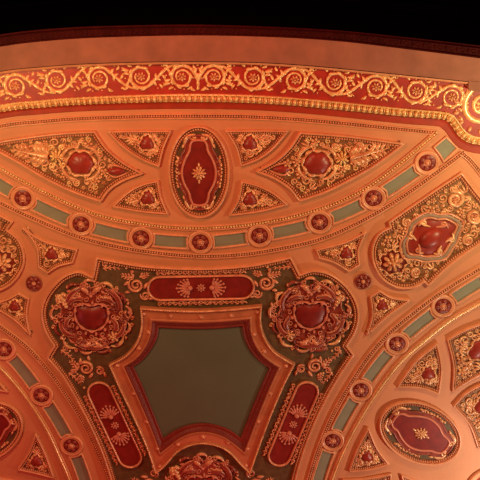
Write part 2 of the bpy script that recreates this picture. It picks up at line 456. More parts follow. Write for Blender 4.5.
frl = [(-160, 156), (-100, 146.5), (0, 126), (40, 121.5), (80, 118.5), (140, 116.5), (200, 116), (260, 117), (320, 121), (400, 129), (436, 132.5)]
two_rows(frl, 'beaded moulding between the scarlet band and the top fan of panels', 'frame', 1.1, 2.5)
two_rows([(-60, 172), (0, 202.5), (40, 221), (80, 237), (120, 247), (160, 253), (200, 256), (240, 254.5), (280, 248.5), (320, 239), (360, 221.5), (400, 198), (440, 169.5), (462, 153)], 'beaded moulding along the outer edge of the top curved band', 'frame')
two_rows([(462, 153), (470, 160), (480, 172), (500, 198), (530, 232)], 'beaded moulding turning down beside the corner volute', 'frame')
RI = [(332, 480), (340, 459), (350, 437.5), (366, 409), (385, 381), (401, 361.5), (421, 343.5), (449, 321), (480, 303), (520, 282)]
RO = [(306, 490), (318, 450), (332, 416), (350, 384), (368, 357), (387, 335), (408, 317), (440, 293), (480, 268.5), (530, 240)]
two_rows([(310, 570), (318, 525)]+RI, 'gold edged moulding inside the right curved band', 'gilt', line=True)
two_rows([(287, 570), (295, 530)]+RO, 'beaded moulding outside the right curved band beside the star panel', 'frame')
LI = [(-60, 325), (-30, 343), (0, 367), (20, 389), (34, 408), (48, 431), (60, 457), (70, 481), (80, 520), (86, 570)]
LO = [(-60, 285), (-30, 303), (0, 326), (26, 346), (50, 372), (70, 400), (87, 428), (100, 457), (109, 481), (118, 520), (124, 570)]
two_rows(LI, 'gold edged moulding inside the left curved band', 'gilt', line=True)
two_rows(LO, 'beaded moulding outside the left curved band beside the star panel', 'frame')

# rosettes
def make_rosette(name, label, p, ring=True):
    t = thing(name, label, 'rosette', p, 0, 'rosettes of the curved bands')
    MB().sweep(ell(0, 0, 12.6, 12.6, 36), [(0, 0), (.2, 1.4), (1.2, 2.2), (2.4, 1.6), (3.0, 1.1), (3.6, 1.9), (4.2, .5)]).build('ring', 'frame', t)
    di = MB().dome(ell(0, 0, 8.8, 8.8, 28), .4, 1.2).build('dish', 'red', t)
    f = MB()
    for k in range(6):
        a = 2*PI*k/6; x, y = 5.2*math.cos(a), 5.2*math.sin(a)
        f.blob(x, y, 2.6, 2.2, 1.6, 1.0, a, 9, 3); f.tube([(x+1.7*math.cos(q), y+1.7*math.sin(q)) for q in (a-1.9, a-1.1, a-.3, a+.5, a+1.2, a+1.9)], .5, 1.7, 1.3)
    f.build('petals', 'relred', di)
    MB().blob(0, 0, 2.6, h=2.2, z=1.6, seg=12).tube(ell(0, 0, 3.1, 3.1, 14), .55, 1.8, 1.2, closed=True).build('centre', 'copper', di)
    return t
def nm(word, seq): return seq
first = None
def ros(p, label, group, rot=0.0, nring=False):
    global first
    if first is None: first = make_rosette('ceiling_rosette', label, p); first['group'] = group; return first
    return dup(first, p, rot, label, group)
tl = ['dark red rosette at the left end of the top curved band',
      'dark red rosette second from the left on the top curved band',
      'dark red rosette on the top band below the small lower left fan triangle',
      'dark red rosette in the middle of the top band, directly under the oval',
      'dark red rosette on the top band below the small lower right fan triangle',
      'dark red rosette third from the right end of the top curved band',
      'dark red rosette second from the right end of the top curved band',
      'dark red rosette at the right end of the top band, near the corner volute']
for i, p in enumerate(TOP[2:10]): ros(p, tl[i], 'rosettes of the top curved band', i*.37)
rl = ['dark red rosette at the upper right end of the right curved band', 'dark red rosette on the right band below the lower right kite panel',
      'dark red rosette on the right band beside the right crimson tablet', 'dark red rosette lowest on the right curved band']
for i, p in enumerate(RIGHT[2:6]): ros(p, rl[i], 'rosettes of the right curved band', i*.4+.2)
ll = ['dark red rosette on the left band at the left edge of the picture', 'dark red rosette midway on the left band between two inlays', 'dark red rosette lowest on the left curved band']
for i, p in enumerate(LEFT[3:6]): ros(p, ll[i], 'rosettes of the left curved band', i*.4+.1)
# small lone rosettes between the kite panels: no surrounding ring
def small_ros(p, label):
    t = thing('ceiling_rosette', label, 'rosette', p, .2, 'lone rosettes between the kite panels')
    MB().dome(ell(0, 0, 8.4, 8.4, 28), 0, 1.6).build('dish', 'relred', t)
    f = MB().tube(ell(0, 0, 7.6, 7.6, 28), .8, 1.0, 1.2, closed=True)
    for k in range(7):
        a = 2*PI*k/7; f.blob(5.0*math.cos(a), 5.0*math.sin(a), 2.3, 1.8, 1.8, 1.3, a, 8, 3)
    f.build('petals', 'relred', t)
    MB().blob(0, 0, 2.3, h=2.0, z=1.8, seg=12).build('centre', 'copper', t)
small_ros((34, 283), 'lone dark red rosette between the two left kite panels')
small_ros((363, 281), 'lone dark red rosette between the two right kite panels')

# inlays between the rosettes
def make_inlay(path, i, label, group, t0=None, t1=None, trim=12.6, hw=6.3):
    dense = spline(path, 16); a, b = path[i], path[i+1]
    seg = dense[i*16:(i+1)*16+1]; qs = QL(seg); A, B = Q(a), Q(b)
    ca, cb = (qs[len(qs)//2])[0], (qs[len(qs)//2])[1]
    R = trim+1.2; e = []
    nrm = offset(qs, 1.0)
    def pt(o):
        P = [(p[0]+(q[0]-p[0])*o, p[1]+(q[1]-p[1])*o) for p, q in zip(qs, nrm)]
        P = resample(P, 60)
        return [p for p in P if math.hypot(p[0]-A[0], p[1]-A[1]) >= R and math.hypot(p[0]-B[0], p[1]-B[1]) >= R]
    side1 = resample(pt(hw), 8); side2 = resample(pt(-hw), 8)
    endb = [pt(o)[-1] for o in (hw*.6, hw*.2, -hw*.2, -hw*.6)]; enda = [pt(o)[0] for o in (-hw*.6, -hw*.2, hw*.2, hw*.6)]
    P = side1+endb+side2[::-1]+enda
    P = [(p[0]-ca, p[1]-cb) for p in P]
    t = thing('inlay_panel', label, 'inlay panel', None, 0, group, plane=(ca, cb))
    MB().sweep(P, [(-1.5, 0), (-1.4, 1.7), (-.6, 2.1), (.3, 1.6), (.5, .3)]).build('frame', 'frame', t)
    MB().poly(P, .35, .35).build('field', 'inlay', t, False)
tls = ['left end, beside the picture edge', 'second from the left', 'below the lower left fan triangle', 'just left of the middle rosette under the oval',
       'just right of the middle rosette under the oval', 'below the lower right fan triangle', 'above the upper right kite panel', 'beside the upper edge of the right round ended panel']
make_inlay(TOP, 1, 'grey green inlay at the left end of the top band, cut by the picture edge', 'inlays of the top curved band')
for k in range(2, 9):
    make_inlay(TOP, k, 'grey green inlay of the top band, '+['between its two leftmost rosettes', 'below the lower left triangle', 'just left of the middle rosette', 'just right of the middle rosette', 'below the lower right triangle', 'between third and second rosette from right', 'between its two rightmost rosettes'][k-2], 'inlays of the top curved band')
P = [(434.5, 147), (446, 137.5), (456.5, 148), (444, 160.5), (439.5, 153)]
qs = QL(P); cc = Q((445, 148)); t = thing('inlay_panel', 'short pale grey inlay at the far right end of the top band, below the volute', 'inlay panel', (445, 148), 0, 'inlays of the top curved band')
P = [(p[0]-cc[0], p[1]-cc[1]) for p in qs]
MB().sweep(P, [(-1.5, 0), (-1.4, 1.7), (-.6, 2.1), (.3, 1.6), (.5, .3)]).build('frame', 'frame', t); MB().poly(P, .35, .35).build('field', 'inlay', t, False)
for k, l in [(1, 'at its upper right end, cut by the picture'), (2, 'above its second rosette from the top'), (3, 'between its second and third rosette from the top'), (4, 'between its two lowest rosettes'), (5, 'at its bottom, cut off')]:
    make_inlay(RIGHT, k, 'grey green inlay of the right band, '+l, 'inlays of the right curved band')
for k, l in [(3, 'between its two upper rosettes'), (4, 'between its two lower rosettes'), (5, 'at its bottom, cut off')]:
    make_inlay(LEFT, k, 'dull green inlay of the left band, '+l, 'inlays of the left curved band')

# ------------------------------------------------------------------ framed relief panels
FR = [(-.8, 0), (-.75, 2.6), (-.3, 3.8), (.4, 4.3), (1.1, 3.9), (1.5, 2.2), (2.0, .9)]
FRS = [(-.7, 0), (-.65, 2.2), (-.2, 3.3), (.4, 3.7), (1.0, 3.3), (1.3, 1.8), (1.6, .8)]
def bead_row(P, parent, small=False):
    """shade-coloured channel inside a frame ridge with its row of beads"""
    a, b = (1.2, 4.0) if small else (1.5, 5.2)
    MB().sweep(P, [(a, .9), (b-.5, .8), (b-.45, 1.5), (b, 1.3), (b+.1, .3)]).build('bead_channel', 'gap_shade', parent)
    MB().beads(offset(P, (a+b)/2-.1, True), .95 if small else 1.15, 2.1 if small else 2.5, .8, 2.2 if small else 2.7, 0, True).build('bead_row', 'frame', parent)
class Panel:
    def __init__(s, name, label, cat, cp, spec, group=None, ground='ground', small=False, frame='frame', k=6):
        s.c = Q(cp); s.cp = cp
        s.t = thing(name, label, cat, cp, 0, group)
        pts = QL(outline(spec, k)); s.P = ccw([(p[0]-s.c[0], p[1]-s.c[1]) for p in pts])
        s.g = MB().poly(s.P, .3, .3).build('ground', ground, s.t, False)
        m = MB().sweep(s.P, FRS if small else FR)
        fr = m.build('frame', frame, s.t)
        bead_row(s.P, fr, small)
        s.inner = offset(s.P, 4.0 if small else 5.4, True)
    def l(s, p):
        q = Q(p); return (q[0]-s.c[0], q[1]-s.c[1])
    def scatter(s, name, m, avoid, gap, seed, size0, poly=None, z=.3):
        """small curls and leaves filling the ground, clear of the big ornaments"""
        rnd = random.Random(seed); poly = poly or s.inner
        xs = [p[0] for p in poly]; ys = [p[1] for p in poly]; pts = []
        mb = MB()
        for it in range(3200):
            x, y = rnd.uniform(min(xs), max(xs)), rnd.uniform(min(ys), max(ys))
            if not inside((x, y), poly): continue
            if any(math.hypot(x-a, y-b) < r for a, b, r in avoid): continue
            size = size0*(1.75 if it < 500 else 1.25 if it < 1200 else .85)
            if any(math.hypot(x-a, y-b) < (size+q)*.78 for a, b, q in pts): continue
            if any(math.hypot(x-p[0], y-p[1]) < size*.8 for p in poly): continue
            pts.append((x, y, size)); k = rnd.random(); a = rnd.uniform(0, 2*PI)
            mb = MB()
            if k < .4: mb.spiral(x, y, size, size*.3, a, 1.25, rnd.choice((-1, 1)), .45+size*.12, .3+size*.08, z, hs=2.2)
            elif k < .75:
                for q in (-.75, 0, .75): mb.leaf(x-size*.7*math.cos(a), y-size*.7*math.sin(a), x+size*1.15*math.cos(a+q), y+size*1.15*math.sin(a+q), .35+size*.16, size*.25*q, z=z, hs=1.9)
            else: mb.flower(x, y, size*.95, 5, z, a, size*.5)
            mb.build('curl' if k < .4 else 'leaf' if k < .75 else 'floret', m, s.g)
    def boss(s, p, rx, ry, rot, lobes=5, bm='boss', rm='oldgilt', amp=.09, h=4, rim=1.3):
        c = s.l(p); W = wavy(c[0], c[1], rx, ry, lobes, amp*.8, rot=rot)
        bo = MB().dome(W, .6, h, (1, .92, .75, .5, .25), *c).build('boss', bm, s.t)
        r = MB().tube(wavy(c[0], c[1], rx+rim*.9, ry+rim*.9, lobes, amp, rot=rot), lambda t: rim*(1+.3*math.sin(t*2*PI*9)), .5, 1.6, closed=True)
        for k in range(lobes):
            a = rot+2*PI*(k+.5)/lobes+.25
            x, y = c[0]+(rx+rim*1.6)*math.cos(a), c[1]+(ry+rim*1.6)*math.sin(a)
            r.blob(x, y, rim*1.15, h=rim*2.3, z=.5, seg=8)
            r.spiral(x+rim*1.6*math.cos(a), y+rim*1.6*math.sin(a), rim*1.5, rim*.6, a+PI, .9, 1 if k % 2 else -1, rim*.6, rim*.4, .4)
        r.build('boss_rim', rm, bo)
    def spray(s, p0, p1, w, m='oldgilt', name='leaf_spray', lobes=4):
        a, b = s.l(p0), s.l(p1)
        mb = MB().leaf(a[0], a[1], b[0], b[1], w, 0, .4, 1, lobes)
        an = math.atan2(b[1]-a[1], b[0]-a[0]); L = math.hypot(b[0]-a[0], b[1]-a[1])
        for sg in (-1, 1):
            x = a[0]+L*.28*math.cos(an)+sg*w*1.15*-math.sin(an); y = a[1]+L*.28*math.sin(an)+sg*w*1.15*math.cos(an)
            MB().spiral(x, y, w*.55, w*.2, an+PI, 1.1, -sg, w*.2, w*.13, .4, hs=1.6).build('curl', m, s.g)
        mb.build(name, m, s.t)
    def scroll(s, p, r, a0, turns, d, th, m='oldgilt', tail=None, z=.4, name='scroll'):
        c = s.l(p); MB().spiral(c[0], c[1], r, r*.28, a0, turns, d, th, th*.55, z, tail=[s.l(q) for q in tail] if tail else None, hs=1.5).build(name, m, s.t)
    def rose(s, p, r, n, m='oldgilt', name='flower', z=.5):
        c = s.l(p); mb = MB().flower(c[0], c[1], r, n, z, .3, r*.45)
        mb.flower(c[0], c[1], r*.6, max(5, n-2), z+r*.25, .8, r*.4); mb.build(name, m, s.t)

G = 'relief panels of the top fan'
# ---- the two big fan panels
def big_fan(label, spec, cp, boss, shell, mass, bud, curls, seed, tipx):
    p = Panel('fan_panel', label, 'relief panel', cp, spec, 'big relief panels of the top fan')
    d = 1 if mass[0][0] > boss[0] else -1
    p.boss(boss, 12.5, 11.5, 0, 6, amp=.05, h=6, rim=1.5)
    # curling cartouche border round the boss
    for sx, sy in ((1, 1), (1, -1), (-1, 1), (-1, -1)):
        b = p.l(boss); mb = MB()
        pts = spline([(b[0]+sx*5, b[1]+sy*16.5), (b[0]+sx*12, b[1]+sy*14.5), (b[0]+sx*17.5, b[1]+sy*8), (b[0]+sx*18, b[1]+sy*2.5)], 6)
        mb.tube(pts, lambda t: .9+1.0*math.sin(PI*t), .4, 1.5)
        mb.spiral(b[0]+sx*4, b[1]+sy*18.5, 2.8, .9, math.radians(90 if sy < 0 else -90), 1.1, sx*sy, .9, .6, .4, hs=1.6)
        mb.build('scroll', 'oldgilt', p.t)
    p.rose(shell, 7.5, 9, 'gilt', 'shell'); c = p.l(shell)
    for k, a in enumerate((60, 120, 240, 300)):
        a = math.radians(a); x, y = c[0]+11*math.cos(a), c[1]+10*math.sin(a)
        MB().spiral(x, y, 3.4, 1.0, a+PI, 1.2, 1 if k % 2 else -1, 1.2, .7, .4, hs=1.6).build('scroll', 'gilt', p.t)
    p.spray(mass[0], mass[1], 7.5, 'oldgilt', 'acanthus_leaf', 6)
    mb = MB(); q = p.l(bud)
    mb.leaf(q[0]-d*-9, q[1], q[0]-d*9, q[1], 4.0, 0, .4, 1.0); mb.build('bud', 'boss', p.t)
    mb = MB()
    for sg in (-1, 1):
        mb.tube(spline([(q[0]+d*9, q[1]+sg*2), (q[0]+d*3, q[1]+sg*6.0), (q[0]-d*5, q[1]+sg*4), (q[0]-d*13, q[1]+sg*.4)], 5), lambda t: .5+.7*math.sin(PI*t), .4, 1.6)
    mb.build('bud_leaf', 'copper', p.t)
    for x, y, r, dd in curls: p.scroll((x, y), r, dd*1.2, 1.25, dd, r*.26, 'gilt')
    b, c2, q = p.l(boss), p.l(shell), p.l(bud); m0, m1 = p.l(mass[0]), p.l(mass[1])
    av = [(b[0], b[1], 19), (c2[0], c2[1], 11), (q[0], q[1], 8)]+[(p.l((x, y))[0], p.l((x, y))[1], r+1.5) for x, y, r, dd in curls]
    av += [(m0[0]+(m1[0]-m0[0])*k/5, m0[1]+(m1[1]-m0[1])*k/5, 6.5-k*.8) for k in range(6)]
    p.scatter('curl_work', 'oldgilt', av, 4.1, seed, 2.8)
    return p
big_fan('large fan shaped relief panel with crimson boss at the upper left',
        [(-14, 145, 1), (0, 141), (40, 135), (70, 132), (95, 131, 1), (106, 147), (122, 161), (143, 173, 1), (124, 180), (110, 189), (101, 201, 1), (80, 194), (60, 185.5), (40, 175), (20, 163), (0, 152)],
        (70, 165), (81, 163), (57, 156), ((48, 156), (9, 149)), (117, 171), [(89, 139, 3.4, 1), (101, 150, 3.2, -1), (70, 139, 3, -1), (70, 184, 3.2, 1), (96, 187, 3.4, 1), (45, 168, 3.2, -1), (38, 144, 3, 1)], 11, -14)
big_fan('large fan shaped relief panel with crimson boss at the upper right',
        [(404, 143, 1), (360, 137), (330, 134), (300, 132, 1), (290, 147), (276, 160), (256, 171, 1), (274, 178), (289, 188), (299, 200.5, 1), (322, 193), (345, 182), (370, 168), (390, 154)],
        (325, 165), (317, 163), (342, 158), ((350, 157), (393, 147)), (281, 169), [(309, 139, 3.4, -1), (297, 149, 3.2, 1), (328, 141, 3, 1), (330, 183, 3.2, -1), (303, 188, 3.4, -1), (356, 168, 3.2, 1), (362, 146, 3, -1)], 12, 404)

# ---- small triangular panels
def tri(label, spec, boss, corners, seed, r=6.2, group='small triangular panels', ground='ground', rot=0.0, bm='boss', curl=2.3):
    p = Panel('triangle_panel', label, 'relief panel', boss, spec, group, ground, True)
    r *= 1.1; p.boss(boss, r, r*.92, rot+PI/2, 3, bm, 'oldgilt', .14, 4.2, 1.25)
    av = [(0, 0, r+3.2)]
    for cn in corners:
        c = p.l(cn); L = math.hypot(*c); u = (c[0]/L, c[1]/L)
        if L-7 > r+5:
            a = (boss[0]+(cn[0]-boss[0])*(r+2.2)/L, boss[1]+(cn[1]-boss[1])*(r+2.2)/L)
            b = (boss[0]+(cn[0]-boss[0])*(L-8)/L, boss[1]+(cn[1]-boss[1])*(L-8)/L)
            p.spray(a, b, min(3.6, .2*L), 'oldgilt', 'leaf_spray', 3)
            av += [(c[0]*k/6, c[1]*k/6, 3.4-.4*k) for k in range(2, 6)]
    p.scatter('curl_work', 'oldgilt', av, curl*1.5, seed, curl*1.08)
    return p
ST = 'small triangular panels of the top fan'
tri('small upper triangle panel just left of the top oval', [(108, 131, 1), (140, 130.5), (171, 130.5, 1), (163.5, 148), (159, 166, 1), (142, 159), (124, 147)], (147, 143), [(112, 132), (166, 133), (158, 161)], 21, group=ST)
tri('small upper triangle panel just right of the top oval', [(226, 130.5, 1), (257, 130), (288, 130.5, 1), (273, 148), (258, 159), (241, 165.5, 1), (236, 147)], (250, 143), [(284, 132), (230, 133), (241, 161)], 22, group=ST)
tri('small lower triangle panel left of the top oval, above the curved band', [(113, 206, 1), (128, 192), (143, 184), (158, 180.5, 1), (161, 197), (168, 213.5, 1), (140, 211)], (148, 198), [(117, 205), (157, 184), (164, 211)], 23, group=ST)
tri('small lower triangle panel right of the top oval, above the curved band', [(229, 215, 1), (238, 200), (242, 181, 1), (258, 185), (274, 193), (287, 204, 1), (260, 211)], (250, 199), [(233, 213), (242, 185), (283, 203)], 24, group=ST)
KG = 'kite shaped panels round the lone rosettes'
tri('kite shaped relief panel above the left lone rosette', [(23, 227, 1), (36, 236), (52, 243), (77, 249, 1), (73, 262, 1), (58, 266), (48, 272.5, 1), (38.5, 266, 1), (37.5, 249), (32, 238)], (52, 254), [(28, 231), (73, 251)], 25, 5.6, KG)
tri('kite shaped relief panel above the right lone rosette', [(366, 231, 1), (345, 241.5), (316, 249, 1), (319, 257.5, 1), (334, 262), (349, 271, 1), (359.5, 264, 1), (358.5, 249)], (346, 253), [(320, 252), (362, 237)], 26, 5.6, KG)
tri('kite shaped relief panel below the left lone rosette', [(-14, 303, 1), (4, 300), (19, 292.5, 1), (29, 298, 1), (27, 316), (31, 335, 1), (18, 322), (2, 311)], (15, 306), [(28, 331), (-8, 304)], 27, 5.2, KG)
tri('kite shaped relief panel below the right lone rosette', [(370, 296, 1), (379.5, 290, 1), (392, 297), (410, 299.5, 1), (388, 315), (366, 335, 1), (372, 315)], (382, 305), [(369, 330), (405, 301)], 28, 5.2, KG)
RG = 'small panels inside the right circle'
tri('small triangle panel above the right oval, under the right band', [(437, 343, 1), (415, 361), (397, 386, 1), (420, 387), (438.5, 393, 1), (441.5, 368)], (428, 373), [(437, 349), (402, 384), (436, 389)], 29, 6.4, RG)
tri('small triangle panel left of the right oval, at the bottom', [(368, 427, 1), (357, 448), (349, 470.5, 1), (370, 468.5), (388.5, 463, 1), (377, 448)], (367, 456), [(367, 432), (353, 467), (384, 461)], 30, 5.8, RG)
tri('relief panel with red boss at the right picture edge, above the right oval', [(447, 339, 1), (465, 329), (490, 320, 1), (500, 345), (512, 366, 1), (480, 374), (452, 391, 1), (453, 365)], (479, 350), [(451, 342), (455, 385), (489, 326), (505, 362)], 31, 10, RG, curl=2.9)
tri('relief panel with dark red boss right of the right oval', [(453, 405, 1), (466, 392), (484, 383), (512, 378, 1), (505, 410), (478, 448, 1), (469, 424)], (483, 405), [(458, 405), (478, 440), (505, 383)], 32, 8.5, RG, curl=2.8)
tri('panel cut by the bottom edge, under the lower right small triangle', [(343, 479, 1), (366, 477.5), (391, 473, 1), (388, 500), (380, 525, 1), (355, 520), (338, 520, 1)], (366, 500), [(345, 482), (388, 477)], 33, 6, RG)
tri('panel cut by the bottom edge, below the right oval', [(401, 474, 1), (420, 481), (442, 484, 1), (452, 500), (455, 520, 1), (425, 516), (402, 505, 1), (405, 490)], (425, 498), [(404, 478), (440, 488)], 34, 6, RG)
LG = 'small panels inside the left circle'
tri('small triangle panel below the left oval at the lower left', [(36, 433, 1), (46, 454), (54, 477, 1), (36, 472.5), (18, 468.5, 1), (29, 452)], (37, 461), [(36, 438), (51, 474), (22, 467)], 35, 5.8, LG)
tri('tip of a small panel at the left edge, above the left oval', [(8, 391, 1), (-6, 376), (-24, 360, 1), (-29, 374), (-34, 389, 1), (-12, 388)], (-17, 378), [(4, 389), (-23, 364), (-30, 386)], 36, 5.5, LG)
tri('panel edge at the bottom left corner under the small triangle', [(-12, 477, 1), (8, 479), (26, 485, 1), (22, 505), (14, 530, 1), (-10, 522), (-30, 520, 1)], (2, 500), [(-8, 480), (22, 487)], 37, 6, LG)

# ---- ovals
def oval(label, p, rot, a, b, seed, rim='pink'):
    t = thing('oval_panel', label, 'oval panel', p, rot, 'oval panels in the circles')
    E = ell(0, 0, a, b, 64)
    MB().poly(E, .3, .3).build('ground', 'olive', t, False)
    bead_row(E, MB().sweep(E, FR).build('frame', 'frame', t))
    h = [(0, 33), (5.5, 32), (8, 28), (9, 22), (13, 14), (16, 5), (16.5, -3), (14.5, -12), (10, -21), (8.5, -28), (6, -33), (0, -34.5)]
    k1, k2 = (a-6)/23.5, (b-6)/41.0
    half = spline(h, 5); P = [(x*k1, y*k2) for x, y in half]+[(-x*k1, y*k2) for x, y in half[::-1][1:-1]]
    O = offset(P, -4.6, True)
    pq = MB().poly(O, 1.2, 1.2).build('plaque', 'relred', t, False)
    MB().poly(P, 1.5, .8).build('plaque_field', 'red', pq, False)
    MB().tube(ccw(P), 1.15, 1.2, 1.5, closed=True).build('plaque_rim', rim, pq)
    MB().tube(ccw(O), 1.2, .3, 1.6, closed=True).build('plaque_edge', 'relred', pq)
    MB().flower(0, -1, 7.2, 10, 1.5, 0, 1.8).flower(0, -1, 4, 6, 2.4, .3, 1.8).leaf(0, 5, 0, 10, 1.1, z=1.5).leaf(0, -7, 0, -12, 1.1, z=1.5).build('flower', 'oldgilt', pq)
    for sy in (1, -1):
        for sx in (1, -1):
            m = MB()
            m.spiral(sx*6.2*k1, sy*36.2*k2, 3.4, 1.2, math.radians(90 if sy > 0 else -90)+sx*sy*1.2, 1.1, sx*sy, 1.5, .9, .4, hs=1.6)
            m.tube(spline([(sx*3*k1, sy*38.5*k2), (sx*10*k1, sy*37*k2), (sx*13*k1, sy*32*k2), (sx*13.5*k1, sy*28*k2)], 5), lambda t: .7+1.2*math.sin(PI*t), .4, 1.4)
            m.leaf(sx*14*k1, sy*29*k2, sx*16*k1, sy*24*k2, 1.4, 0, .4, 1.4)
            m.build('scroll', 'oldgilt', t)
    for sx in (1, -1):
        m = MB(); rnd = random.Random(seed)
        for k in range(9):
            y = (-15+k*3.7)*k2; x = sx*(a-7.4)*math.sqrt(max(.1, 1-(y/(b-5))**2))*.985
            m.blob(x+rnd.uniform(-.7, .7), y, 1.7, 1.4, 2.2, .4, rnd.random()*3, 8, 3)
            m.leaf(x, y, x-sx*2.6*(1 if k % 2 else -.4), y+2.6, .9, .4, .4, 1.5)
            if k in (1, 4, 7): m.spiral(x-sx*1.5, y, 2.2, .8, 0, 1.1, sx, .8, .5, .5, hs=1.6)
        m.build('garland', 'oldgilt', t)
    return t
oval('upright oval panel with crimson plaque in the middle of the top fan', (199, 172), 0, 29.5, 46.5, 41)
oval('tilted oval panel with crimson plaque inside the right circle', (420, 432.5), math.radians(58), 33.5, 47, 42)
oval('oval panel at the left picture edge, half cut off', (-17, 432), math.radians(-58), 33, 46, 43)
t = thing('ceiling_medallion', 'round pale rimmed medallion in the lower right corner', 'medallion', (494, 492))
MB().sweep(ell(0, 0, 33, 33, 60), [(0, 0), (.3, 2.5), (2, 3.6), (5, 2.6), (7.5, .8)]).build('rim', 'frame', t)
MB().dome(ell(0, 0, 26, 26, 48), .4, 3).build('disc', 'scarlet', t)

# ---- round ended corner panels
def corner_panel(label, spec, boss, brot, flower, scrolls, d, seed, cp):
    p = Panel('round_ended_panel', label, 'relief panel', cp, spec, 'round ended panels between the circles')
    b = p.l(boss)
    W = wavy(b[0], b[1], 30, 23.5, 4, .075, 90, brot)
    bp = MB().poly(W, 1.0, 1.0).build('backplate', 'relred', p.t, False)
    for k, (q, mt) in enumerate(((1.06, 'copper'), (.95, 'ribbon'), (.84, 'copper'))):
        MB().tube(wavy(b[0], b[1], 30*q, 23.5*q, 4, .075, 90, brot), 1.2 if mt == 'copper' else 1.9, .8, 1.6 if mt == 'copper' else .9, closed=True).build('ribbon_border' if mt == 'ribbon' else 'border', mt, bp)
    MB().dome(wavy(b[0], b[1], 22, 17, 4, .06, 72, brot), .9, 2).build('shield', 'boss', bp)
    MB().dome(ell(b[0], b[1], 12.5, 9.5, 36, brot), 2.2, 7, (1, .95, .8, .6, .35)).build('boss', 'boss', bp)
    for k in range(6):
        a = brot+2*PI*k/6+.4; x, y = b[0]+19*math.cos(a), b[1]+15*math.sin(a); sg = 1 if k % 2 else -1
        m = MB().tube(spline([(x+6*math.cos(a+1.4*sg), y+6*math.sin(a+1.4*sg)), (x+3.5*math.cos(a+.6*sg), y+3.5*math.sin(a+.6*sg)), (x, y), (b[0]+15*math.cos(a-.35*sg), b[1]+11.5*math.sin(a-.35*sg))], 5), lambda t: .6+1.1*math.sin(PI*t), 1.6, 1.8)
        m.spiral(x+2*math.cos(a), y+2*math.sin(a), 3.0, 1.0, a+PI, 1.1, sg, 1.3, .8, 1.4, hs=1.5); m.build('scroll', 'oldgilt' if k % 3 else 'copper', p.t)
    f = p.l(flower)
    MB().dome(ell(f[0], f[1], 13.5, 13, 40), .3, 1.0).build('flower_dish', 'maroon', p.t)
    p.rose(flower, 10.5, 8, 'oldgilt', 'flower', 1.0)
    MB().tube(wavy(f[0], f[1], 13.5, 13, 7, .09), lambda q: .8+.4*math.sin(q*2*PI*14), .5, 2.2, closed=True).build('flower_rim', 'oldgilt', p.t)
    for k in range(12):
        a = 2*PI*k/12; m = MB().spiral(f[0]+15.5*math.cos(a), f[1]+15*math.sin(a), 2.2, .8, a+PI, 1.0, 1 if k % 2 else -1, .85, .6, .4, hs=1.6)
        m.build('curl', 'oldgilt', p.g)
    av = [(b[0], b[1], 27), (f[0], f[1], 17.5)]
    for x, y, r, a0, dd, tail in scrolls:
        p.scroll((x, y), r, a0, 1.6, dd, r*.28, 'oldgilt', tail); q = p.l((x, y)); av.append((q[0], q[1], r+2))
        p.rose((x, y), r*.42, 6, 'copper')
    p.scatter('curl_work', 'oldgilt', av, 3.9, seed, 2.8)
    return p
corner_panel('round ended relief panel with crimson boss at the right, cut by the picture edge',
    [(461, 172, 1), (440, 186), (415, 203), (388.5, 221.5, 1), (390, 226.5, 1), (379, 233), (372.5, 246), (373, 262), (381, 277), (396, 286.5), (412, 287), (424, 281, 1), (428, 285, 1), (450, 264), (480, 243), (515, 222, 1), (488, 205)],
    (431, 237), math.radians(32), (393, 262), [(455, 199, 9, 2.2, -1, None), (474, 216, 8, .4, -1, None), (468, 240, 6, 1, 1, None), (407, 222, 5, 2, 1, None), (416, 272, 5.5, -1, -1, None), (444, 213, 4.5, 2, -1, None)], 1, 51, (430, 240))
corner_panel('round ended relief panel at the left picture edge, only its rounded end in view',
    [(-70, 168, 1), (-45, 188), (-15, 206), (13, 221, 1), (7, 229, 1), (18, 238), (24, 252), (23, 267), (13, 282), (-2, 290), (-18, 289), (-30, 283, 1), (-34, 287, 1), (-60, 266), (-90, 240), (-120, 220, 1), (-95, 195)],
    (-38, 238), math.radians(-32), (2, 262), [(-63, 199, 9, 1, 1, None), (-82, 216, 8, 2.5, 1, None), (-10, 224, 5, 1, -1, None), (-22, 272, 5.5, 4, 1, None)], -1, 52, (-35, 240))

# ------------------------------------------------------------------ the star shaped centre panel
spec_star = [(97, 257, 1), (120, 261.5), (150, 266), (200, 268), (245, 265.5), (270, 261), (290.5, 256.5, 1), (299.5, 274, 1), (313, 270), (329, 273), (344, 283.5), (355, 299), (358.5, 315), (355, 331), (346.5, 345, 1), (353.5, 354, 1), (338, 377), (323, 404), (310, 433), (300, 462), (293, 490), (287, 530, 1),
             (204, 560, 1), (121, 530, 1), (114, 490), (105, 459), (93, 430), (77, 399), (62, 374), (47.5, 357, 1), (54.5, 345, 1), (46, 331), (42, 315), (44, 301), (52, 287.5), (64, 276), (79, 271), (93, 276.5, 1)]
sp = Panel('star_panel', 'big three lobed centre panel with plain grey green field', 'ceiling panel', (201, 365), spec_star, None, 'olive', False, 'frame', 6)
star = sp.t
inner = [  # six sides of the plain field
    [(159, 327), (180, 328), (200, 328.3), (222, 327.5), (242, 325.5)],
    [(242, 325.5), (244.5, 338), (251, 351), (260, 361), (269, 367.5)],
    [(269, 367.5), (262, 384), (254, 403), (247, 421), (240.5, 437)],
    [(240.5, 437), (232, 430.5), (219, 425), (203, 422.5), (187, 425), (174, 430.5), (163.5, 437.5)],
    [(163.5, 437.5), (157, 421), (149, 401), (142, 384), (133.5, 366)],
    [(133.5, 366), (143, 359), (151, 349), (157, 338), (159, 327)]]
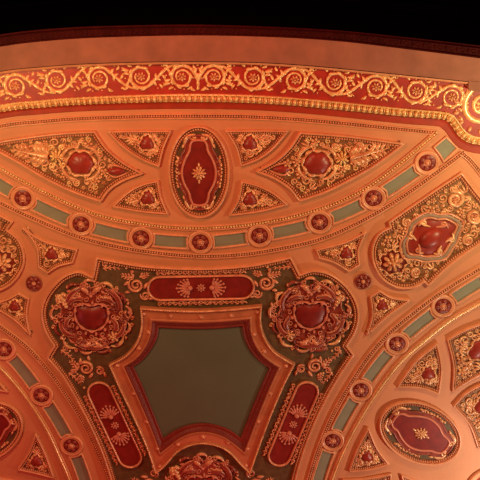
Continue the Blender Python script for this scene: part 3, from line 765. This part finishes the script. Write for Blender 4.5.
outer = [
    [(140, 305.5), (170, 307.5), (200, 308.2), (232, 306.5), (262.5, 303.5)],
    [(262.5, 303.5), (261.5, 321), (266, 337), (276.5, 351), (295.5, 362.5)],
    [(295.5, 362.5), (285.5, 382), (273, 411), (260.5, 444), (250.5, 473)],
    [(250.5, 473), (241, 464), (231, 452.5), (219, 445.5), (203, 442.3), (187, 445.5), (175, 453), (166, 464), (155.5, 473.5)],
    [(155.5, 473.5), (147, 448), (133, 416), (119, 387), (108.5, 363)],
    [(108.5, 363), (125, 354), (136, 341), (141, 324), (140, 305.5)]]
NI = 22
def ring_at(t):
    out = []
    for a, b in zip(inner, outer):
        A = resample([sp.l(p) for p in spline(a, 8)], NI); B = resample([sp.l(p) for p in spline(b, 8)], NI)
        out += [(p[0]+(q[0]-p[0])*t, p[1]+(q[1]-p[1])*t) for p, q in zip(A, B)][:-1]
    return out
def ring_band(levels):
    m = MB(); R = [ring_at(t) for t, z in levels]
    for (P, (t1, z1)), (P2, (t2, z2)) in zip(zip(R, levels), zip(R[1:], levels[1:])):
        m.strip(P+[P[0]], P2+[P2[0]], z1, z2)
    return m
MB().poly(ring_at(0.02), .5, .2).build('field', 'green', star, False, label='plain flat grey green centre field')
m = ring_band([(0, .3), (0, 2.0), (.05, 2.6), (.12, 2.0), (.18, 2.2), (.25, 3.6), (.33, 4.4), (.36, 4.0)])
m.beads(ring_at(.22), .8, 2.0, 2.4, 1.5, 0, True)
m.build('field_moulding', 'maroon', star, label='dark maroon moulding round the plain field')
m = ring_band([(.36, 3.0), (.37, 4.6), (.42, 4.9), (.47, 3.6), (.84, 3.6), (.86, 4.8), (.92, 5.4), (.98, 4.6), (1.0, .3)])
inf = m.build('inner_frame', 'band', star, label='russet studded inner frame')
m = MB().tube(ring_at(.93), .9, 5.0, 1.2, closed=True).beads(ring_at(.93), 1.0, 2.4, 5.0, 1.6, 0, True)
m.build('frame_bead', 'oldgilt', inf, label='bright beaded edge of the inner frame')
studs = [(144, 312.5), (171, 315), (201, 316), (231, 314.5), (257.5, 311), (254, 333), (264, 350), (286, 364.5), (270, 392), (258, 420), (247, 447), (246, 464),
         (228, 441), (203, 435.5), (178, 443), (160, 465), (158, 447), (147, 420), (134, 392), (117.5, 364), (139, 347), (149, 331)]
for p in studs:
    c = sp.l(p); m = MB().blob(c[0], c[1], 2.0, h=1.9, z=3.5, seg=10).tube(ell(c[0], c[1], 2.2, 2.2, 12), .4, 3.5, 1.2, closed=True)
    m.build('stud', 'copper', inf)

# crimson tablets
def tablet(label, p, rot, L, w):
    t = thing('crimson_tablet', label, 'tablet', p, rot, 'crimson tablets of the star panel', w=.3)
    r = w; P = []
    for k in range(13): a = -PI/2+PI*k/12; P.append((L-r+r*math.cos(a)*1.0, r*math.sin(a)))
    for k in range(13): a = PI/2+PI*k/12; P.append((-L+r+r*math.cos(a), r*math.sin(a)))
    fi = MB().poly(P, 1.2, 1.2).build('field', 'red', t, False)
    m = MB().sweep(P, [(-1.4, 0), (-1.2, 2.2), (-.5, 3.0), (.3, 2.6), (.9, 1.2)]); m.build('border', 'copper', t)
    for sx in (-1, 1):
        MB().palmette(sx*11, 0, 13.5, 0 if sx > 0 else PI, 9, 2.6, 1.2).build('palmette', 'pink', fi)
    MB().flower(0, 0, 4.6, 8, 1.2, 0, 1.4).build('roundel', 'pink', fi)
    for sy in (-1, 1):
        k = int(L/6); vr = random.Random(int(L*7+w*13+sy))
        for i in range(-k, k+1):
            x = i*5.2+vr.uniform(-.8, .8); s2 = 1 if i % 2 else -1; g = vr.uniform(.75, 1.2)
            if abs(x) > L-3: continue
            m = MB().spiral(x, sy*(w+4.4), 2.6*g, .8, PI/2*s2, 1.2, s2, .8, .5, 0, hs=2.2)
            m.leaf(x+1.5, sy*(w+4.2)-1*s2, x+5.2, sy*(w+4.2)+1.8*s2, 1.0, 0, 0, 2.0)
            m.build('vine_curl', 'copper', t)
    return t
tablet('crimson tablet with palmettes along the top of the star panel', (201, 287.5), .02, 53.5, 12.3)
q1, q2 = Q((92, 381)), Q((136, 474)); tablet('crimson tablet with palmettes down the left of the star panel', (115, 425), math.atan2(q2[1]-q1[1], q2[0]-q1[0]), 53, 12)
q1, q2 = Q((312, 380)), Q((273, 471)); tablet('crimson tablet with palmettes down the right of the star panel', (293, 424), math.atan2(q2[1]-q1[1], q2[0]-q1[0]), 52, 11.5)

# paired spiral ornaments at the ends of the tablets
def twin(label, p, rot, mir):
    t = thing('twin_scroll', label, 'scroll ornament', p, rot, 'paired spirals beside the tablets', w=.3)
    k = -1 if mir else 1
    MB().spiral(0, 0, 8, 2, 2.4 if k > 0 else PI-2.4, 1.7, k, 1.7, .9, 0, hs=1.8).build('spiral', 'copper', t)
    MB().spiral(k*9, -11.5, 5, 1.5, 2.8 if k > 0 else PI-2.8, 1.5, k, 1.2, .7, 0, hs=1.4).build('spiral', 'copper', t)
    for a, b, c, d, w, bd, lo in ((-2, 9, -16, 12, 3.2, 1.5, 4), (4, 9, 15, 14, 2.8, -1, 3), (8, -4, 12, 3, 1.8, 0, 0), (12, -15, 19, -14, 1.6, 0, 0), (-8, 4, -13, 0, 1.6, .8, 0), (-6, -8, -12, -9, 1.5, -.8, 0)):
        MB().leaf(k*a, b, k*c, d, w, bd*k, 0, 1.5, lo).build('leaf', 'copper', t)
    MB().blob(-k*3.5, 14.5, 1.9, h=2.8, seg=8).build('berry', 'pink', t)
twin('paired spirals left of the top crimson tablet', (136, 285), 0, False)
twin('paired spirals right of the top crimson tablet', (266, 283), 0, True)
twin('paired spirals above the left crimson tablet', (86, 368), math.radians(115), True)
twin('paired spirals above the right crimson tablet', (315, 366), math.radians(-115), False)
twin('paired spirals below the left crimson tablet, at the bottom edge', (148, 484), math.radians(115), False)
twin('paired spirals below the right crimson tablet, at the bottom edge', (257, 484), math.radians(-115), True)

# cartouches in the three lobes
def cartouche(name, label, p, rot, mir=1):
    t = thing(name, label, 'cartouche', p, rot, 'cartouches in the lobes of the star panel', w=.3); place(t, Q(p, .3), .3, rot, 1.08)
    rnd = random.Random(7)
    k = mir
    def rim(q, r): return r*(1+.035*math.cos(5*q+.6)+.025*math.cos(9*q+1)+.02*math.cos(14*q))
    def outl(r, n=110): return [(rim(2*PI*j/n, r)*math.cos(2*PI*j/n), rim(2*PI*j/n, r)*math.sin(2*PI*j/n)) for j in range(n)]
    bp = MB().poly(outl(31), 1.0, 1.0).build('backplate', 'relred', t, False)
    MB().tube(outl(31.5), lambda q: .7+.3*math.sin(q*2*PI*19), .4, 2.2, closed=True).build('border', 'pink', bp)
    for i in range(13):
        a = 2*PI*i/13+.15; g = -1 if i % 2 else 1; ln = rnd.uniform(.34, .5); r0 = rnd.uniform(35.5, 37.5); P = []
        for j in range(12):
            u = j/11-.5; P.append(((r0+1.8-7*u*u*2)*math.cos(a+ln*u*g), (r0+1.8-7*u*u*2)*math.sin(a+ln*u*g)))
        m = MB().tube(P, lambda q: .6+1.1*math.sin(PI*q), .2, 1.6)
        m.spiral(P[0][0]*.97, P[0][1]*.97, 2.8, .9, a+PI, 1.2, g, .9, .6, .2, hs=2.2); m.build('rim_scroll', ('copper', 'relred', 'oldgilt')[i % 3], t)
    for i in range(22):
        a = 2*PI*i/22+rnd.uniform(-.08, .08); x, y = 39.5*math.cos(a), 39.0*math.sin(a)
        if abs(math.sin(a*1.0)) > .97: continue
        if i % 3: MB().leaf(x*.93, y*.93, x*.99-3.5*math.sin(a)*(1 if i % 2 else -1), y*.99+3.5*math.cos(a)*(1 if i % 2 else -1), 1.3, .6, 0, 1.8).build('leaf', 'copper', t)
        else: MB().spiral(x*.97, y*.97, 2.2, .7, a, 1.2, 1, .7, .5, 0, hs=2.2).build('curl', 'copper', t)
    # long curling straps
    for i, (a0, r0, d, ln) in enumerate([(96, 31, 1, 1.0), (62, 32, -1, .9), (186, 30, 1, .8), (-6, 31, -1, .9), (-118, 31, 1, .7), (-66, 31, -1, .8), (150, 25, -1, .7), (30, 25, 1, .7), (-38, 25, 1, .6), (-150, 25, -1, .6)]):
        a = math.radians(a0 if k > 0 else 180-a0); d *= k; P = []
        for j in range(15):
            u = j/14; P.append(((r0-6*u+3*math.sin(PI*u))*math.cos(a+d*ln*u), (r0-6*u+3*math.sin(PI*u))*math.sin(a+d*ln*u)))
        m = MB().tube(P, lambda q: .7+1.9*math.sin(PI*q), .9, 1.3)
        m.spiral(P[0][0]*.93, P[0][1]*.93, 3.8, 1.1, a, 1.3, -d, 1.0, .6, .9, hs=2.2)
        m.build('strap_scroll', 'relred', bp)
        for e in (-1.6, 1.6):
            MB().tube(offset(P, e), lambda q: .25+.35*math.sin(PI*q), lambda q: .9+1.6*math.sin(PI*q), 2.0).build('strap_edge', 'pink' if e > 0 else 'copper', bp)
    # heart shaped shield
    hp = [(0, 10.5), (6.5, 12.2), (12.5, 10.5), (14, 4), (12.6, -3.5), (7.5, -9.5), (0, -12.6)]
    W = spline(hp, 5); W = W+[(-x, y) for x, y in W[::-1][1:-1]]
    sh = MB().dome(W, 1.2, 3.2, (1, .9, .6, .3), 0, 0).build('shield', 'red', t)
    m = MB().tube(offset(W, -1.8, True), lambda q: 1.0+.4*math.sin(q*2*PI*11), 1.2, 2.4, closed=True)
    for j in range(11):
        q = 2*PI*j/11+.35; m.blob(17.4*math.cos(q), 16.2*math.sin(q)-.5, 1.7, 1.3, 4.6, 1.2, q, 8, 3)
        m.spiral(20.4*math.cos(q+.3), 19.6*math.sin(q+.3)-.5, 2.6, .9, q, 1.1, 1 if j % 2 else -1, .6, .4, 1.2, hs=2.6)
    m.build('shield_rim', 'pink', sh)
    # fluted band and fruit on the outer shoulder
    m = MB()
    for j in range(4):
        o = -4.5+j*3; m.tube([(k*(-17+o*.55), 20+o*.55+3.5), (k*(-22+o*.55+.5), 14.5+o*.55+1)], 1.1, 1.4, 1.5)
    m.build('flutes', 'copper', t)
    for j in range(14):
        m = MB().blob(k*(-27+rnd.uniform(-3.4, 3.4)), 17+rnd.uniform(-7, 7), 2.2, h=3.6, z=1, seg=8)
        m.build('fruit', 'oldgilt', bp)
    for j in range(80):
        m = MB()
        a = rnd.uniform(0, 2*PI); r = rnd.uniform(22, 36); x, y = r*math.cos(a), r*math.sin(a)
        if math.hypot(x+k*24, y-17) < 9: continue
        q = rnd.random()
        if q < .45: m.spiral(x, y, 2.8, .8, rnd.random()*6, 1.1, rnd.choice((1, -1)), .65, .45, 1.0, hs=2.6)
        elif q < .75: m.leaf(x, y, x+4.5*math.cos(a+1.2), y+4.5*math.sin(a+1.2), 1.3, .8, 1.0, 2.0)
        else: m.flower(x, y, 2.8, 5, 1.0, a, 1.6)
        m.build('curl' if q < .45 else 'leaf' if q < .75 else 'floret', rnd.choice(('copper', 'relred', 'pink')), bp)
    m = MB().flower(k*20, -20, 6, 7, 1.0, 0, 2).flower(k*20, -20, 3.5, 5, 2.2, .5, 2); m.build('rosette', 'oldgilt', t)
    for sx in (1, -1):
        for sy in (1, -1): MB().leaf(sx*2, sy*25, sx*11, sy*31, 2.6, 1.0*sx*sy, 1.0, 1.2).build('leaf', 'copper', bp)
    MB().palmette(0, 22, 9, PI/2, 5, 1.9, 1.4).build('palmette', 'pink', bp)
    return t
cartouche('cartouche', 'round red cartouche in the upper left lobe of the star panel', (92, 317), 0, 1)
cartouche('cartouche', 'round red cartouche in the upper right lobe of the star panel', (310.5, 315), 0, -1)
cartouche('cartouche', 'round red cartouche at the bottom, cut by the picture edge', (203, 487), 0, 1)
# twigs on the olive ground round the cartouches
def twig(label, p, rot, k, r=1.0):
    t = thing('leaf_sprig', label, 'leaf ornament', p, rot, 'leaf sprigs on the olive ground', w=.3)
    m = MB().leaf(-10*k, 0, 10*k, 3, 2.4, 1.2, 0, 1, 4); m.build('leaf', 'copper', t)
    MB().spiral(-9*k, 4.5, 3.2, 1.0, 0, 1.2, k, 1.0, .6, 0, hs=1.5).build('curl', 'copper', t)
    MB().blob(13*k, 4.5, 1.5, h=2, seg=8).build('berry', 'oldgilt', t)
    MB().blob(-4*k, 7, 1.2, h=1.8, seg=8).build('berry', 'oldgilt', t)
twig('leaf sprig in the top left corner of the star panel', (113, 270), math.radians(-10), 1)
twig('leaf sprig in the top right corner of the star panel', (281, 268), math.radians(14), -1)
twig('leaf sprig in the side corner below the upper left cartouche', (67, 357), math.radians(-55), 1)
twig('leaf sprig in the side corner below the upper right cartouche', (335, 357), math.radians(55), -1)
twig('leaf sprig between the left spirals and the outer frame', (74, 380), math.radians(-60), 1)
twig('leaf sprig between the right spirals and the outer frame', (327, 379), math.radians(60), -1)

# ------------------------------------------------------------------ lamps of the auditorium and an added fill
def lamp(name, p, w, rgb, size):
    power = max(rgb); col = [c/power for c in rgb]
    l = bpy.data.lights.new(name, 'POINT'); l.energy = power; l.color = col; l.shadow_soft_size = size
    o = bpy.data.objects.new(name, l); COL.objects.link(o)
    q = Q(p, w); o.location = (q[0]*S, Y0-q[1]*S, H-w*S)
LIGHTS = [
    ('stage_lamp', (160, -120), 260, (1120, 230, 130), .12),
    ('left_stage_lamp', (-130, 150), 260, (740, 560, 250), .12),
    ('right_stage_lamp', (610, 190), 170, (630, 540, 285), .12),
    ('right_circle_lamp', (585, 585), 145, (680, 580, 450), .12),
    ('left_circle_lamp', (-140, 500), 170, (165, 26, 32), .12),
    ('bottom_fill', (200, 640), 200, (150, 14, 8), .12),  # unseen fill added to lift the dark bottom middle
]
for a in LIGHTS: lamp(*a)
wd = bpy.data.worlds.new('world'); SC.world = wd; wd.use_nodes = True
bg = wd.node_tree.nodes['Background']; bg.inputs[0].default_value = (0.12, 0.004, 0.001, 1); bg.inputs[1].default_value = 1.0

# ------------------------------------------------------------------ camera
cd = bpy.data.cameras.new('camera'); cd.sensor_fit = 'HORIZONTAL'; cd.sensor_width = 36; cd.lens = F/480*36; cd.clip_end = 200
co = bpy.data.objects.new('camera', cd); COL.objects.link(co); co.location = CAM; co.rotation_euler = (PI/2+ELEV, 0, 0)
SC.camera = co
vs = SC.view_settings
vs.view_transform = 'Standard'; vs.look = 'None'; vs.exposure = 0.0; vs.gamma = 1; vs.use_curve_mapping = False
